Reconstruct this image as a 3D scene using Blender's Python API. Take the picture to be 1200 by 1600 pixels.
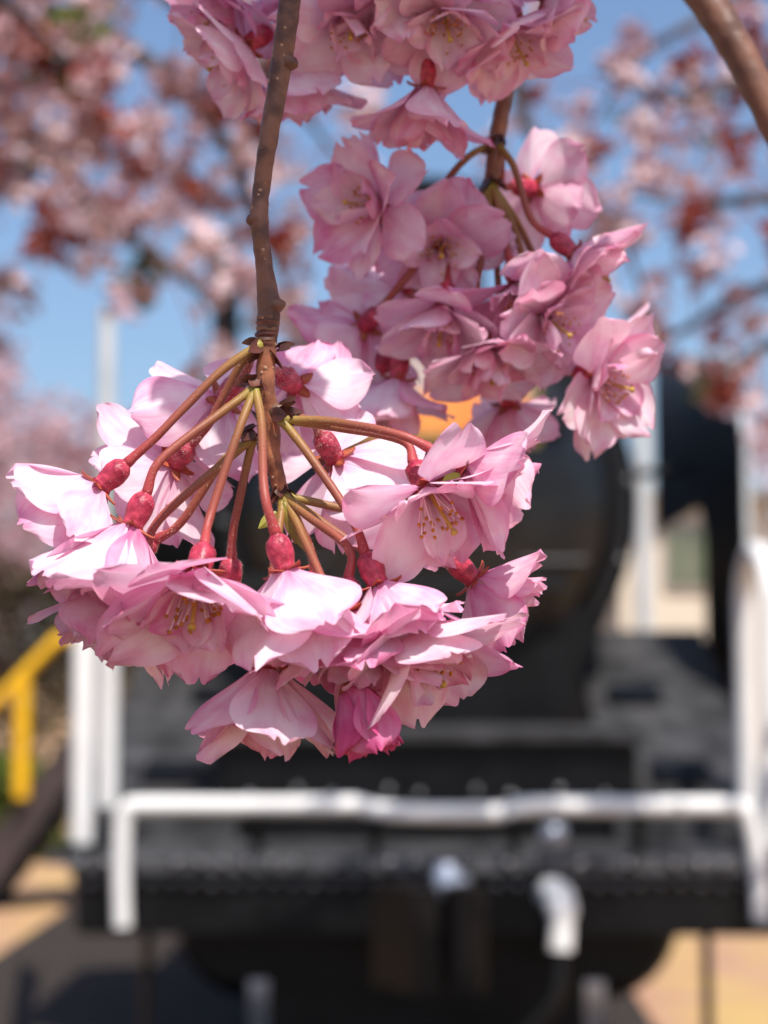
import bpy, math, random
from mathutils import Vector, Matrix, noise
R = math.radians
sc = bpy.context.scene
for o in list(bpy.data.objects): bpy.data.objects.remove(o)
C = sc.collection

# ------------------------------------------------------------------ camera, sky, sun
FPX = 3003.0                      # focal length in photograph pixels (1200 wide)
CAM = Vector((0.0, 0.0, 1.6))
cam_d = bpy.data.cameras.new('camera')
cam = bpy.data.objects.new('camera', cam_d); C.objects.link(cam)
cam.location = CAM
cam.rotation_euler = (R(90 + 4.76), 0, R(1.24))
cam_d.sensor_fit = 'HORIZONTAL'; cam_d.sensor_width = 13.0; cam_d.lens = 32.53
cam_d.clip_start = 0.01; cam_d.clip_end = 2000
cam_d.dof.use_dof = True; cam_d.dof.focus_distance = 0.352
cam_d.dof.aperture_fstop = 7.2; cam_d.dof.aperture_blades = 7
sc.camera = cam
ROT = cam.rotation_euler.to_matrix()

SUN = Vector((0.20, -0.46, 0.86)).normalized()      # towards the sun
w = bpy.data.worlds.new('World'); sc.world = w; w.use_nodes = True
nt = w.node_tree
sky = nt.nodes.new('ShaderNodeTexSky'); sky.sky_type = 'NISHITA'; sky.sun_disc = False
sky.sun_elevation = math.asin(SUN.z); sky.sun_rotation = math.atan2(SUN.x, SUN.y)
sky.air_density = 1.0; sky.dust_density = 2.2; sky.ozone_density = 5.0
nt.nodes['Background'].inputs[1].default_value = 0.14
nt.links.new(sky.outputs[0], nt.nodes['Background'].inputs[0])
sl = bpy.data.lights.new('sun', 'SUN'); sl.energy = 5.0; sl.angle = R(0.53); sl.color = (1.0, 0.95, 0.88)
so = bpy.data.objects.new('sun', sl); C.objects.link(so)
so.rotation_euler = (-SUN).to_track_quat('-Z', 'Y').to_euler()
so.location = (3, -3, 8)
vs = sc.view_settings
vs.view_transform = 'Standard'; vs.look = 'None'; vs.exposure = 0.27; vs.gamma = 1.0; vs.use_curve_mapping = False

# ------------------------------------------------------------------ helpers
def P(px, py, d):
    """point on the line of sight of photograph pixel (px,py) at camera depth d"""
    return CAM + ROT @ Vector(((px - 600) / FPX * d, (800 - py) / FPX * d, -d))
def PY(px, py, Y):
    """same, but where the line of sight meets the plane y = Y"""
    v = ROT @ Vector(((px - 600) / FPX, (800 - py) / FPX, -1.0))
    return CAM + v * (Y / v.y)
def D(r, u, f):
    return (ROT @ Vector((r, u, -f))).normalized()

class MB:
    def __init__(s): s.v = []; s.f = []; s.uv = []; s.m = []
    def add(s, vs_, fs, m=0):
        b = len(s.v); s.v += [Vector(v) for v in vs_]
        for f in fs: s.f.append([b + i for i in f]); s.m.append(m)
    def box(s, x0, x1, y0, y1, z0, z1, m=0, c=0.0):
        if c <= 0:
            vv = [(x, y, z) for z in (z0, z1) for y in (y0, y1) for x in (x0, x1)]
            s.add(vv, [(0,2,3,1),(4,5,7,6),(0,1,5,4),(2,6,7,3),(0,4,6,2),(1,3,7,5)], m)
        else:
            import bmesh
            bm = bmesh.new(); bmesh.ops.create_cube(bm, size=1)
            for v in bm.verts:
                v.co = Vector(((x0+x1)/2 + v.co.x*(x1-x0), (y0+y1)/2 + v.co.y*(y1-y0), (z0+z1)/2 + v.co.z*(z1-z0)))
            bmesh.ops.bevel(bm, geom=list(bm.edges), offset=c, segments=2, affect='EDGES')
            bm.verts.index_update()
            s.add([v.co.copy() for v in bm.verts], [[v.index for v in f.verts] for f in bm.faces], m); bm.free()
    def tube(s, pts, rad, n=10, m=0, cap=True, wob=0.0, seed=0):
        pts = [Vector(p) for p in pts]; rings = []
        t = (pts[1] - pts[0]).normalized()
        a = t.orthogonal().normalized()
        for i, p in enumerate(pts):
            t = (pts[min(i+1, len(pts)-1)] - pts[max(i-1, 0)]).normalized()
            a = (a - t * a.dot(t)).normalized(); b = t.cross(a)
            r = rad[i] if hasattr(rad, '__len__') else rad
            ring = []
            for k in range(n):
                an = 2*math.pi*k/n
                rr = r
                if wob: rr *= 1 + wob*noise.noise(Vector((math.cos(an)*1.3, math.sin(an)*1.3, i*0.45 + seed*7.1)))
                ring.append(p + (a*math.cos(an) + b*math.sin(an))*rr)
            rings.append(ring)
        vv = [q for r_ in rings for q in r_]; ff = []
        for i in range(len(pts)-1):
            for k in range(n):
                ff.append((i*n+k, i*n+(k+1) % n, (i+1)*n+(k+1) % n, (i+1)*n+k))
        if cap:
            ff.append(tuple(reversed(range(n)))); ff.append(tuple((len(pts)-1)*n + k for k in range(n)))
        s.add(vv, ff, m)
    def lathe(s, o, ax, prof, n=20, m=0, cap=True):
        """prof = [(along, radius)...] about axis ax from o"""
        ax = Vector(ax).normalized(); a = ax.orthogonal().normalized(); b = ax.cross(a); o = Vector(o)
        vv = []; ff = []
        for (h, r) in prof:
            for k in range(n):
                an = 2*math.pi*k/n
                vv.append(o + ax*h + (a*math.cos(an) + b*math.sin(an))*r)
        for i in range(len(prof)-1):
            for k in range(n):
                ff.append((i*n+k, i*n+(k+1) % n, (i+1)*n+(k+1) % n, (i+1)*n+k))
        if cap:
            ff.append(tuple(reversed(range(n)))); ff.append(tuple((len(prof)-1)*n + k for k in range(n)))
        s.add(vv, ff, m)
    def prism(s, poly, ext, m=0):
        """polygon (3d points) extruded by vector ext"""
        n = len(poly); ext = Vector(ext)
        vv = [Vector(p) for p in poly] + [Vector(p) + ext for p in poly]
        ff = [tuple(range(n)), tuple(reversed(range(n, 2*n)))] + [(i, i+n, (i+1) % n + n, (i+1) % n) for i in range(n)]
        s.add(vv, ff, m)
    def mesh(s, name, mats, smooth=True, inv=None):
        me = bpy.data.meshes.new(name)
        vv = [inv @ v for v in s.v] if inv is not None else s.v
        me.from_pydata([tuple(v) for v in vv], [], s.f)
        for m_ in (mats if isinstance(mats, (list, tuple)) else [mats]): me.materials.append(m_)
        if any(s.m): me.polygons.foreach_set('material_index', s.m)
        if smooth: me.polygons.foreach_set('use_smooth', [True]*len(s.f))
        me.update(); return me
    def build(s, name, mats, parent=None, smooth=True, inv=None, fixn=True):
        me = s.mesh(name, mats, smooth, inv)
        if fixn:
            import bmesh
            bm = bmesh.new(); bm.from_mesh(me); bmesh.ops.recalc_face_normals(bm, faces=bm.faces); bm.to_mesh(me); bm.free()
        if smooth:
            try: me.set_sharp_from_angle(angle=R(40))
            except Exception: pass
        return link(name, me, parent)
def link(name, data, parent=None):
    o = bpy.data.objects.new(name, data); C.objects.link(o)
    if parent: o.parent = parent
    return o
def thing(name, label, cat, loc=(0,0,0), group=None, rot=None):
    o = link(name, None); o.empty_display_size = 0.01
    o.location = loc
    if rot is not None: o.rotation_mode = 'QUATERNION'; o.rotation_quaternion = rot
    tag(o, label, cat, group); return o
def tag(o, label=None, cat=None, group=None, kind=None):
    if label: o['label'] = label
    if cat: o['category'] = cat
    if group: o['group'] = group
    if kind: o['kind'] = kind
    return o
def spline(pts, n=8):
    pts = [Vector(p) for p in pts]
    if len(pts) == 2:
        return [pts[0].lerp(pts[1], i/n) for i in range(n+1)]
    out = []
    for i in range(len(pts)-1):
        p0 = pts[i-1] if i > 0 else pts[0]*2 - pts[1]
        p1, p2 = pts[i], pts[i+1]
        p3 = pts[i+2] if i+2 < len(pts) else pts[-1]*2 - pts[-2]
        for k in range(n):
            t = k/n
            out.append(0.5*((2*p1) + (p2-p0)*t + (2*p0-5*p1+4*p2-p3)*t*t + (3*p1-p0-3*p2+p3)*t**3))
    out.append(pts[-1]); return out

# ------------------------------------------------------------------ materials
def mat(name, col, rough=0.5, spec=0.5, metal=0.0, var=0.0, scale=20.0, bump=0.0, bscale=None, col2=None, coord='Object'):
    m = bpy.data.materials.new(name); m.use_nodes = True
    n = m.node_tree.nodes; l = m.node_tree.links; b = n['Principled BSDF']
    b.inputs['Base Color'].default_value = (*col, 1); b.inputs['Roughness'].default_value = rough
    b.inputs['Specular IOR Level'].default_value = spec; b.inputs['Metallic'].default_value = metal
    tc = n.new('ShaderNodeTexCoord')
    if var or col2:
        nz = n.new('ShaderNodeTexNoise'); nz.inputs['Scale'].default_value = scale; nz.inputs['Detail'].default_value = 5
        l.new(tc.outputs[coord], nz.inputs['Vector'])
        rp = n.new('ShaderNodeValToRGB')
        c2 = col2 or tuple(c*(1-var) for c in col); c1 = col if col2 else tuple(min(1, c*(1+var)) for c in col)
        rp.color_ramp.elements[0].position = 0.35; rp.color_ramp.elements[1].position = 0.65
        rp.color_ramp.elements[0].color = (*c2, 1); rp.color_ramp.elements[1].color = (*c1, 1)
        l.new(nz.outputs[0], rp.inputs[0]); l.new(rp.outputs[0], b.inputs['Base Color'])
    if bump:
        nb = n.new('ShaderNodeTexNoise'); nb.inputs['Scale'].default_value = bscale or scale; nb.inputs['Detail'].default_value = 6
        l.new(tc.outputs[coord], nb.inputs['Vector'])
        bp = n.new('ShaderNodeBump'); bp.inputs['Strength'].default_value = bump; bp.inputs['Distance'].default_value = 0.2/(bscale or scale)
        l.new(nb.outputs[0], bp.inputs['Height']); l.new(bp.outputs[0], b.inputs['Normal'])
    return m

def petal_mat(name, light, pink, deep, transl, tfac=0.42):
    m = bpy.data.materials.new(name); m.use_nodes = True
    n = m.node_tree.nodes; l = m.node_tree.links; b = n['Principled BSDF']; out = n['Material Output']
    uv = n.new('ShaderNodeUVMap'); sep = n.new('ShaderNodeSeparateXYZ'); l.new(uv.outputs[0], sep.inputs[0])
    oi = n.new('ShaderNodeObjectInfo')
    def math_(op, a, b_=None):
        q = n.new('ShaderNodeMath'); q.operation = op
        for i, x in enumerate((a, b_)):
            if x is None: continue
            if isinstance(x, (int, float)): q.inputs[i].default_value = x
            else: l.new(x, q.inputs[i])
        return q.outputs[0]
    # pinkness grows towards margin and tip, and with soft blotches; the amount differs petal by petal
    e = math_('POWER', math_('ABSOLUTE', sep.outputs[0]), 3.0)
    tp = math_('POWER', sep.outputs[1], 4.0)
    base = math_('POWER', math_('SUBTRACT', 1.0, sep.outputs[1]), 5.0)
    ed = math_('MAXIMUM', math_('MULTIPLY', e, 0.35), math_('MULTIPLY', tp, 0.45))
    ed = math_('MAXIMUM', ed, math_('MULTIPLY', base, 0.7))
    # veins run along the petal and fan with it
    cmb = n.new('ShaderNodeCombineXYZ'); l.new(math_('MULTIPLY', sep.outputs[0], 7.0), cmb.inputs[0])
    l.new(math_('MULTIPLY', sep.outputs[1], 0.9), cmb.inputs[1]); l.new(math_('MULTIPLY', oi.outputs['Random'], 37.0), cmb.inputs[2])
    vn = n.new('ShaderNodeTexNoise'); vn.inputs['Scale'].default_value = 1.6; vn.inputs['Detail'].default_value = 4
    l.new(cmb.outputs[0], vn.inputs['Vector'])
    vein = math_('MULTIPLY', math_('SUBTRACT', vn.outputs[0], 0.5), 0.55)
    cm2 = n.new('ShaderNodeCombineXYZ'); l.new(math_('MULTIPLY', sep.outputs[0], 1.2), cm2.inputs[0])
    l.new(math_('MULTIPLY', sep.outputs[1], 2.0), cm2.inputs[1]); l.new(math_('MULTIPLY', oi.outputs['Random'], 91.0), cm2.inputs[2])
    bl = n.new('ShaderNodeTexNoise'); bl.inputs['Scale'].default_value = 1.3; l.new(cm2.outputs[0], bl.inputs['Vector'])
    blo = math_('MULTIPLY', math_('SUBTRACT', bl.outputs[0], 0.5), 1.5)
    rnd = math_('MULTIPLY', math_('POWER', oi.outputs['Random'], 2.5), 0.5)
    f = math_('ADD', math_('ADD', math_('ADD', ed, vein), blo), rnd)
    cl = n.new('ShaderNodeClamp'); l.new(f, cl.inputs[0])
    def ramp(c0, c1, c2):
        r_ = n.new('ShaderNodeValToRGB'); cr = r_.color_ramp
        cr.elements[0].color = (*c0, 1); cr.elements[1].color = (*c2, 1)
        k = cr.elements.new(0.5); k.color = (*c1, 1)
        l.new(cl.outputs[0], r_.inputs[0]); return r_.outputs[0]
    col = ramp(light, pink, deep)
    l.new(col, b.inputs['Base Color']); b.inputs['Roughness'].default_value = 0.5
    b.inputs['Specular IOR Level'].default_value = 0.25
    b.inputs['Sheen Weight'].default_value = 0.08
    tr = n.new('ShaderNodeBsdfTranslucent')
    tcol = n.new('ShaderNodeMix'); tcol.data_type = 'RGBA'; tcol.blend_type = 'MULTIPLY'; tcol.inputs[0].default_value = 1.0
    l.new(col, tcol.inputs[6]); tcol.inputs[7].default_value = (*transl, 1); l.new(tcol.outputs[2], tr.inputs[0])
    bp = n.new('ShaderNodeBump'); bp.inputs['Strength'].default_value = 0.22; bp.inputs['Distance'].default_value = 0.0005
    l.new(vn.outputs[0], bp.inputs['Height']); l.new(bp.outputs[0], b.inputs['Normal'])
    mx = n.new('ShaderNodeMixShader'); mx.inputs[0].default_value = tfac
    l.new(b.outputs[0], mx.inputs[1]); l.new(tr.outputs[0], mx.inputs[2]); l.new(mx.outputs[0], out.inputs[0])
    return m

M = {}
M['petal'] = petal_mat('petal', (0.94, 0.845, 0.88), (0.87, 0.55, 0.69), (0.76, 0.24, 0.46), (1.0, 0.72, 0.86))
M['bud'] = petal_mat('bud_petal', (0.78, 0.26, 0.45), (0.72, 0.12, 0.32), (0.62, 0.06, 0.22), (1.0, 0.7, 0.78), 0.35)
M['calyx'] = mat('calyx', (0.56, 0.055, 0.10), 0.4, 0.45, col2=(0.26, 0.012, 0.035), scale=520, bump=0.9, bscale=900)
M['sepal'] = mat('sepal', (0.44, 0.035, 0.05), 0.5, 0.4, col2=(0.36, 0.10, 0.04), scale=300)
M['filament'] = mat('filament', (0.85, 0.62, 0.66), 0.5)
M['anther'] = mat('anther', (0.62, 0.24, 0.015), 0.6, col2=(0.36, 0.10, 0.01), scale=900)
M['pistil'] = mat('pistil', (0.50, 0.30, 0.05), 0.5)
M['hair'] = mat('hair', (0.75, 0.58, 0.5), 0.6)
M['twig'] = mat('twig_bark', (0.30, 0.115, 0.055), 0.5, 0.4, col2=(0.13, 0.052, 0.03), scale=170, bump=0.5, bscale=500)
M['branch'] = mat('branch_bark', (0.20, 0.09, 0.055), 0.5, 0.4, col2=(0.10, 0.05, 0.035), scale=120, bump=0.4, bscale=300)
M['scale'] = mat('bud_scale', (0.055, 0.016, 0.014), 0.4, 0.5, col2=(0.13, 0.035, 0.02), scale=300, bump=0.4, bscale=700)
M['lenticel'] = mat('lenticel', (0.36, 0.21, 0.13), .7, .2)
M['greenleaf'] = mat('young_leaf', (0.30, 0.30, 0.04), 0.5, col2=(0.22, 0.13, 0.03), scale=300)

def pedicel_mat():
    m = mat('pedicel', (0.3, 0.1, 0.05), 0.5, 0.4, bump=0.3, bscale=1500)
    n = m.node_tree.nodes; l = m.node_tree.links; b = n['Principled BSDF']
    uv = n.new('ShaderNodeUVMap'); sep = n.new('ShaderNodeSeparateXYZ'); l.new(uv.outputs[0], sep.inputs[0])
    rp = n.new('ShaderNodeValToRGB'); cr = rp.color_ramp
    cr.elements[0].color = (0.30, 0.25, 0.04, 1); cr.elements[1].color = (0.40, 0.045, 0.055, 1)
    k = cr.elements.new(0.15); k.color = (0.28, 0.15, 0.035, 1); k = cr.elements.new(0.45); k.color = (0.25, 0.075, 0.04, 1)
    l.new(sep.outputs[1], rp.inputs[0]); l.new(rp.outputs[0], b.inputs['Base Color'])
    return m
M['pedicel'] = pedicel_mat()
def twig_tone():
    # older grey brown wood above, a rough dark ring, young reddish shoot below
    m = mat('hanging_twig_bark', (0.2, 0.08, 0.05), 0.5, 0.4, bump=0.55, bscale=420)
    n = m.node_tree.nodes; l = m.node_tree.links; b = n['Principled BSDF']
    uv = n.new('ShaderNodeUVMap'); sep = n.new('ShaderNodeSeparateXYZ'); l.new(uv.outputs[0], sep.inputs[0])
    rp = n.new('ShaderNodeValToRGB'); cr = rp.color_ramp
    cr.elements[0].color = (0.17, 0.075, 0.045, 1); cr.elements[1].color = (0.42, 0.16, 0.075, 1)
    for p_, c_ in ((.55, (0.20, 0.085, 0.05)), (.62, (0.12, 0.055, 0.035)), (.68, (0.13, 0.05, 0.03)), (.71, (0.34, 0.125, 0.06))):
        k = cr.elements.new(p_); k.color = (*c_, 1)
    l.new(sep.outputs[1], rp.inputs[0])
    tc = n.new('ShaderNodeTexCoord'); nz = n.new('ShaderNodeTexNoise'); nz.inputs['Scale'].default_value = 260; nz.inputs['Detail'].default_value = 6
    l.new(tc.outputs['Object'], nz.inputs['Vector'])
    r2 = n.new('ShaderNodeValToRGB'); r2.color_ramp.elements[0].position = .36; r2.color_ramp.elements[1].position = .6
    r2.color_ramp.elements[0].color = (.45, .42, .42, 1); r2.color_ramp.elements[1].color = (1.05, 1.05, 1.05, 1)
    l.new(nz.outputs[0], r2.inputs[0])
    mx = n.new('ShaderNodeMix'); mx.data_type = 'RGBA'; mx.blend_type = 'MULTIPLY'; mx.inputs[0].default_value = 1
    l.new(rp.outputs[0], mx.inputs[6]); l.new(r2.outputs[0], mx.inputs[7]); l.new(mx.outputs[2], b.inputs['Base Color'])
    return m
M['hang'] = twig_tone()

# ------------------------------------------------------------------ cherry blossom builder
def petal_mesh(name, seed, L=15.0, W=5.9, cup=0.03, curl=2.5, ripple=0.5, notch=0.12, fold=0.0, m=None, NU=12, NV=16, claw=0.16):
    rg = random.Random(seed); mm = 0.001
    ph = [rg.uniform(0, 6.28) for _ in range(6)]
    vv = []; uvs = []
    off = rg.uniform(-0.15, 0.15)
    for j in range(NV+1):
        v = j/NV
        for i in range(NU+1):
            u = -1 + 2*i/NU
            wd = claw + (1-claw)*math.sin(math.pi/2*min(1.0, v/0.6))**1.35
            if v > 0.6: wd *= math.sqrt(max(0.0, 1-((v-0.6)/0.425)**2))
            tip = 1 - notch*math.exp(-((u-off)/0.13)**2) - 0.10*abs(u)**2.2 + 0.022*math.sin(5*u+ph[0]) + 0.010*math.sin(9*u+ph[1])
            y = L*(v*(1-v**4) + v**5*tip)
            x = u*W*wd*(1 + 0.05*math.sin(7*v+ph[2]))
            z = cup*x*x - curl*(v**2.2) + ripple*v*v*(math.sin(3.2*u+ph[3]+2*v) + 0.5*math.sin(6.5*u+ph[4]+1.5*v))
            z += fold*W*abs(u)*v*(0.9)
            z -= 0.5*math.exp(-(u/0.18)**2)*v*(1-v)      # shallow midrib groove
            x += 0.6*math.sin(2.5*v+ph[5])*v
            vv.append((x*mm, y*mm, z*mm)); uvs.append((u, v))
    ff = []
    for j in range(NV):
        for i in range(NU):
            a = j*(NU+1)+i; ff.append((a, a+1, a+NU+2, a+NU+1))
    me = bpy.data.meshes.new(name); me.from_pydata(vv, [], ff)
    ul = me.uv_layers.new(name='UVMap')
    for p in me.polygons:
        p.use_smooth = True
        for li in p.loop_indices: ul.data[li].uv = uvs[me.loops[li].vertex_index]
    me.materials.append(m or M['petal']); me.update(); return me
rv = random.Random(5)
OUTER = [petal_mesh('petal', 100+i, L=rv.uniform(14.6, 16.2), W=rv.uniform(6.0, 7.2), cup=rv.uniform(-0.004, 0.04), curl=rv.uniform(0.0, 4.0),
         ripple=rv.uniform(0.15, 0.7), notch=rv.uniform(0.06, 0.2), fold=rv.uniform(-0.1, 0.2)) for i in range(12)]
INNER = [petal_mesh('petal', 200+i, L=rv.uniform(10.5, 13.2), W=rv.uniform(3.9, 5.2), cup=rv.uniform(0.02, 0.09), curl=rv.uniform(-1.0, 3.5),
         ripple=rv.uniform(0.3, 0.9), notch=rv.uniform(0.08, 0.22), fold=rv.uniform(0.0, 0.5)) for i in range(9)]
BUDP = [petal_mesh('petal', 300+i, L=rv.uniform(12.5, 14), W=rv.uniform(4.8, 5.8), cup=rv.uniform(0.07, 0.10), curl=rv.uniform(-2.2, 0.2),
         ripple=0.4, notch=rv.uniform(0.05, 0.14), fold=rv.uniform(0.0, 0.15), m=M['bud']) for i in range(6)]
def calyx_mesh(length=7.0, r=2.6, sep=False, seed=0):
    b = MB(); mm = 0.001; L = length
    prof = [(0, 0.95), (0.05*L, 1.1), (0.12*L, 0.66*r), (0.2*L, 0.86*r), (0.32*L, 0.97*r), (0.48*L, r), (0.64*L, r*0.98), (0.78*L, r*0.88), (0.9*L, r*0.82), (1.0*L, r*0.95)]
    b.lathe((0,0,0), (0,0,1), [(h*mm, q*mm) for h, q in prof], 16)
    rg = random.Random(seed)
    for v in b.v:
        a = math.atan2(v.y, v.x)
        k = 1 + 0.05*math.cos(5*a) + 0.04*rg.uniform(-1, 1)
        v.x *= k; v.y *= k
    return b
def sepal_mb():
    b = MB(); mm = 0.001
    pr = [(0, 1.15, 0), (0.9, 1.2, -0.1), (1.8, 1.0, -0.25), (2.6, 0.65, -0.5), (3.2, 0.08, -0.8)]
    for t in (0.0, 0.28):
        b.v += [Vector((s_*w_*mm, y*mm, (z - t + abs(s_)*0.25)*mm)) for y, w_, z in pr for s_ in (-1, 0, 1)]
    n = len(pr)
    for o_ in (0, n*3):
        for i in range(n-1):
            for k in range(2):
                q = [o_+i*3+k, o_+i*3+k+1, o_+i*3+k+4, o_+i*3+k+3]
                b.f.append(q if o_ == 0 else q[::-1]); b.m.append(0)
    for i in range(n-1):
        for k in (0, 2):
            a = i*3+k; q = [a, a+3, a+3+n*3, a+n*3]
            b.f.append(q); b.m.append(0)
    return b
SEPAL = sepal_mb().mesh('sepal', M['sepal'])
CALYX = [calyx_mesh(rv.uniform(6.9, 7.9), rv.uniform(2.3, 2.6), seed=i).mesh('calyx', M['calyx']) for i in range(4)]
fz = MB(); rz = random.Random(77)
for i in range(420):
    an = rz.uniform(0, 6.28); h = rz.uniform(.0004, .0068); f = h/.0074
    rr = .00245*(0.5+0.5*min(1, f/.25))*(1-.18*max(0, (f-.6)/.4)); rd = Vector((math.cos(an), math.sin(an), 0))
    q = rd*rr*.93 + Vector((0, 0, h)); e = rd*(rr+rz.uniform(.0001, .0004)) + Vector((0, 0, h+rz.uniform(-.0002, .0003))); sd = Vector((-rd.y, rd.x, 0))*.00003
    fz.add([q-sd, q+sd, e], [(0, 1, 2)])
FUZZ = fz.mesh('fuzz', M['hair'], False)
def stamen_meshes(seed):
    rg = random.Random(seed); fil = MB(); an = MB(); mm = 0.001
    for i in range(26):
        ph = rg.uniform(0, 6.28); th = R(rg.uniform(3, 24)); L = rg.uniform(4.5, 9.0)
        d = Vector((math.sin(th)*math.cos(ph), math.sin(th)*math.sin(ph), math.cos(th)))
        o = Vector((math.cos(ph)*1.2, math.sin(ph)*1.2, -0.5))
        mid = o + d*L*0.5 + Vector((rg.uniform(-.5, .5), rg.uniform(-.5, .5), 0)); e = o + d*L + Vector((math.cos(ph), math.sin(ph), 0))*rg.uniform(-0.3, 0.9)
        fil.tube([p*mm for p in spline([o, mid, e], 4)], 0.14*mm, 5)
        an.lathe(e*mm, (rg.uniform(-1, 1), rg.uniform(-1, 1), rg.uniform(.2, 1)), [(-.36*mm, .08*mm), (-.2*mm, .25*mm), (.16*mm, .28*mm), (.38*mm, .08*mm)], 7)
    return fil.mesh('stamens', M['filament']), an.mesh('anthers', M['anther'])
STAM = [stamen_meshes(i) for i in range(3)]
pm = MB()
pm.tube([Vector(p)*0.001 for p in spline([(0,0,-1), (.2,.1,4), (.5,.2,8.6)], 4)], [0.00045]*4+[0.0003]*4+[0.00028], 6)
pm.lathe((0.0005, 0.0002, 0.0084), (0, 0, 1), [(0, .0003), (.0003, .00055), (.0007, .0006), (.0009, .0003)], 8)
PISTIL = pm.mesh('pistil', M['pistil'])

def uv_along(me, nring, n):
    """v runs 0..1 along a tube made by MB.tube, on its vertices' order"""
    ul = me.uv_layers.new(name='UVMap')
    for lp in me.loops: ul.data[lp.index].uv = (0.0, min(1.0, (lp.vertex_index//n)/max(1, nring-1)))

def blossom(label, node, B, axis, openness=1.0, size=1.0, group=None, seed=0, mid=None, kind='open', detail=2, layers=(5, 5, 5), droop=0.0, roll=None):
    rg = random.Random(seed*13+7)
    z = axis.normalized(); q = z.to_track_quat('Z', 'Y')
    t = thing('blossom', label, 'blossom', B, group, q)
    MW = Matrix.Translation(B) @ q.to_matrix().to_4x4(); inv = MW.inverted()
    # stalk
    if node is not None:
        L = (B-node).length
        pts = [node, node + (B-node)*0.33 + (mid or Vector((0, 0, 0.0)))*1.0, B - z*L*0.22, B + z*0.0006] if L > 0.008 else [node, B + z*0.0006]
        sp = spline(pts, 7); n = 9
        rad = [0.00082 + 0.00025*max(0, (i/(len(sp)-1)-0.8)/0.2) + 0.0003*max(0, (0.08-i/(len(sp)-1))/0.08) for i in range(len(sp))]
        b = MB(); b.tube(sp, rad, n, wob=0.12, seed=seed)
        me = b.mesh('pedicel', M['pedicel'], True, inv); uv_along(me, len(sp), n)
        pd = link('pedicel', me, t)
        if detail >= 2:
            h = MB()
            for i in range(520):
                k = rg.uniform(0.04, len(sp)-1.04); a = int(k); p = sp[a].lerp(sp[a+1], k-a)
                tg = (sp[a+1]-sp[a]).normalized(); o1 = tg.orthogonal().normalized(); o2 = tg.cross(o1); an = rg.uniform(0, 6.28)
                rd = o1*math.cos(an)+o2*math.sin(an); r0 = rad[a]
                s_ = tg.cross(rd)*0.00003; e = p + rd*(r0+rg.uniform(0.0002, 0.00055)) + tg*rg.uniform(-.0002, .0003)
                h.add([p+rd*r0*0.95-s_, p+rd*r0*0.95+s_, e], [(0, 1, 2)])
            tag(h.build('hairs', M['hair'], pd, False, inv, fixn=False), kind='stuff')
    CL = rg.choice(CALYX); cs_ = 0.90 + 0.1*(size-1) if node is not None else 1.0; zt = 0.0076*cs_
    cx = link('calyx', CL, t); cx.scale = (cs_, cs_, cs_)
    if detail >= 2:
        link('fuzz', FUZZ, cx)['kind'] = 'stuff'
    if detail >= 1:
        for k in range(5):
            a = 2*math.pi*k/5 + rg.uniform(-.15, .15); th = R(rg.uniform(62, 100) if kind == 'open' else rg.uniform(20, 40))
            s_ = link('sepal', SEPAL, cx)
            r_ = Vector((math.cos(a), math.sin(a), 0)); d = Vector((0,0,1))*math.cos(th) + r_*math.sin(th)
            X = -Vector((0,0,1)).cross(r_); N = X.cross(d)
            s_.matrix_basis = Matrix.Translation(Vector((0,0,0.0074)) + r_*0.0017) @ Matrix((X, d, N)).transposed().to_4x4()
    # petals
    specs = []
    if kind == 'open':
        for w_, (cnt, th, var) in enumerate(((layers[0], 82, 9), (layers[1], 62, 10), (layers[2], 36, 12))):
            a0 = rg.uniform(0, 6.28) if roll is None else roll + w_*0.6
            for k in range(cnt):
                specs.append((a0 + 2*math.pi*k/max(1, cnt) + rg.uniform(-.22, .22), R(max(6, th*openness + rg.uniform(-var, var))), w_))
    else:
        for w_, (cnt, th) in enumerate(((5, 22), (5, 12))):
            a0 = rg.uniform(0, 6.28)
            for k in range(cnt): specs.append((a0 + 2*math.pi*k/cnt, R(th*openness + rg.uniform(-4, 4)), w_))
    up = inv.to_3x3() @ Vector((0, 0, -1))
    for a, th, w_ in specs:
        r_ = Vector((math.cos(a), math.sin(a), 0))
        d = Vector((0,0,1))*math.cos(th) + r_*math.sin(th)
        if droop: d = (d + up*droop*rg.uniform(.5, 1.2)).normalized()
        X = -Vector((0,0,1)).cross(r_); X = (X - d*X.dot(d)).normalized()
        N = X.cross(d)
        if kind == 'bud': me = rg.choice(BUDP)
        else: me = rg.choice(INNER if (w_ == 2 or (w_ == 1 and rg.random() < 0.25)) else OUTER)
        p = link('petal', me, t)
        tw = Matrix.Rotation(rg.uniform(-.3, .3), 3, 'Y')
        base = Vector((0, 0, zt + 0.0003*w_)) + r_*(0.0019 - 0.0004*w_)*size
        s_ = size*rg.uniform(.92, 1.06)
        p.matrix_basis = Matrix.Translation(base) @ (Matrix((X, d, N)).transposed() @ tw).to_4x4() @ Matrix.Diagonal((s_, s_, s_, 1))
    if kind == 'open':
        f_, a_ = STAM[seed % 3]
        st = link('stamens', f_, t); st.location = (0, 0, zt+0.0005); st.scale = (size,)*3
        link('anthers', a_, st)
        ps = link('pistil', PISTIL, t); ps.location = (0, 0, zt+0.0005); ps.scale = (size*1.05,)*3
    return t

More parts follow.
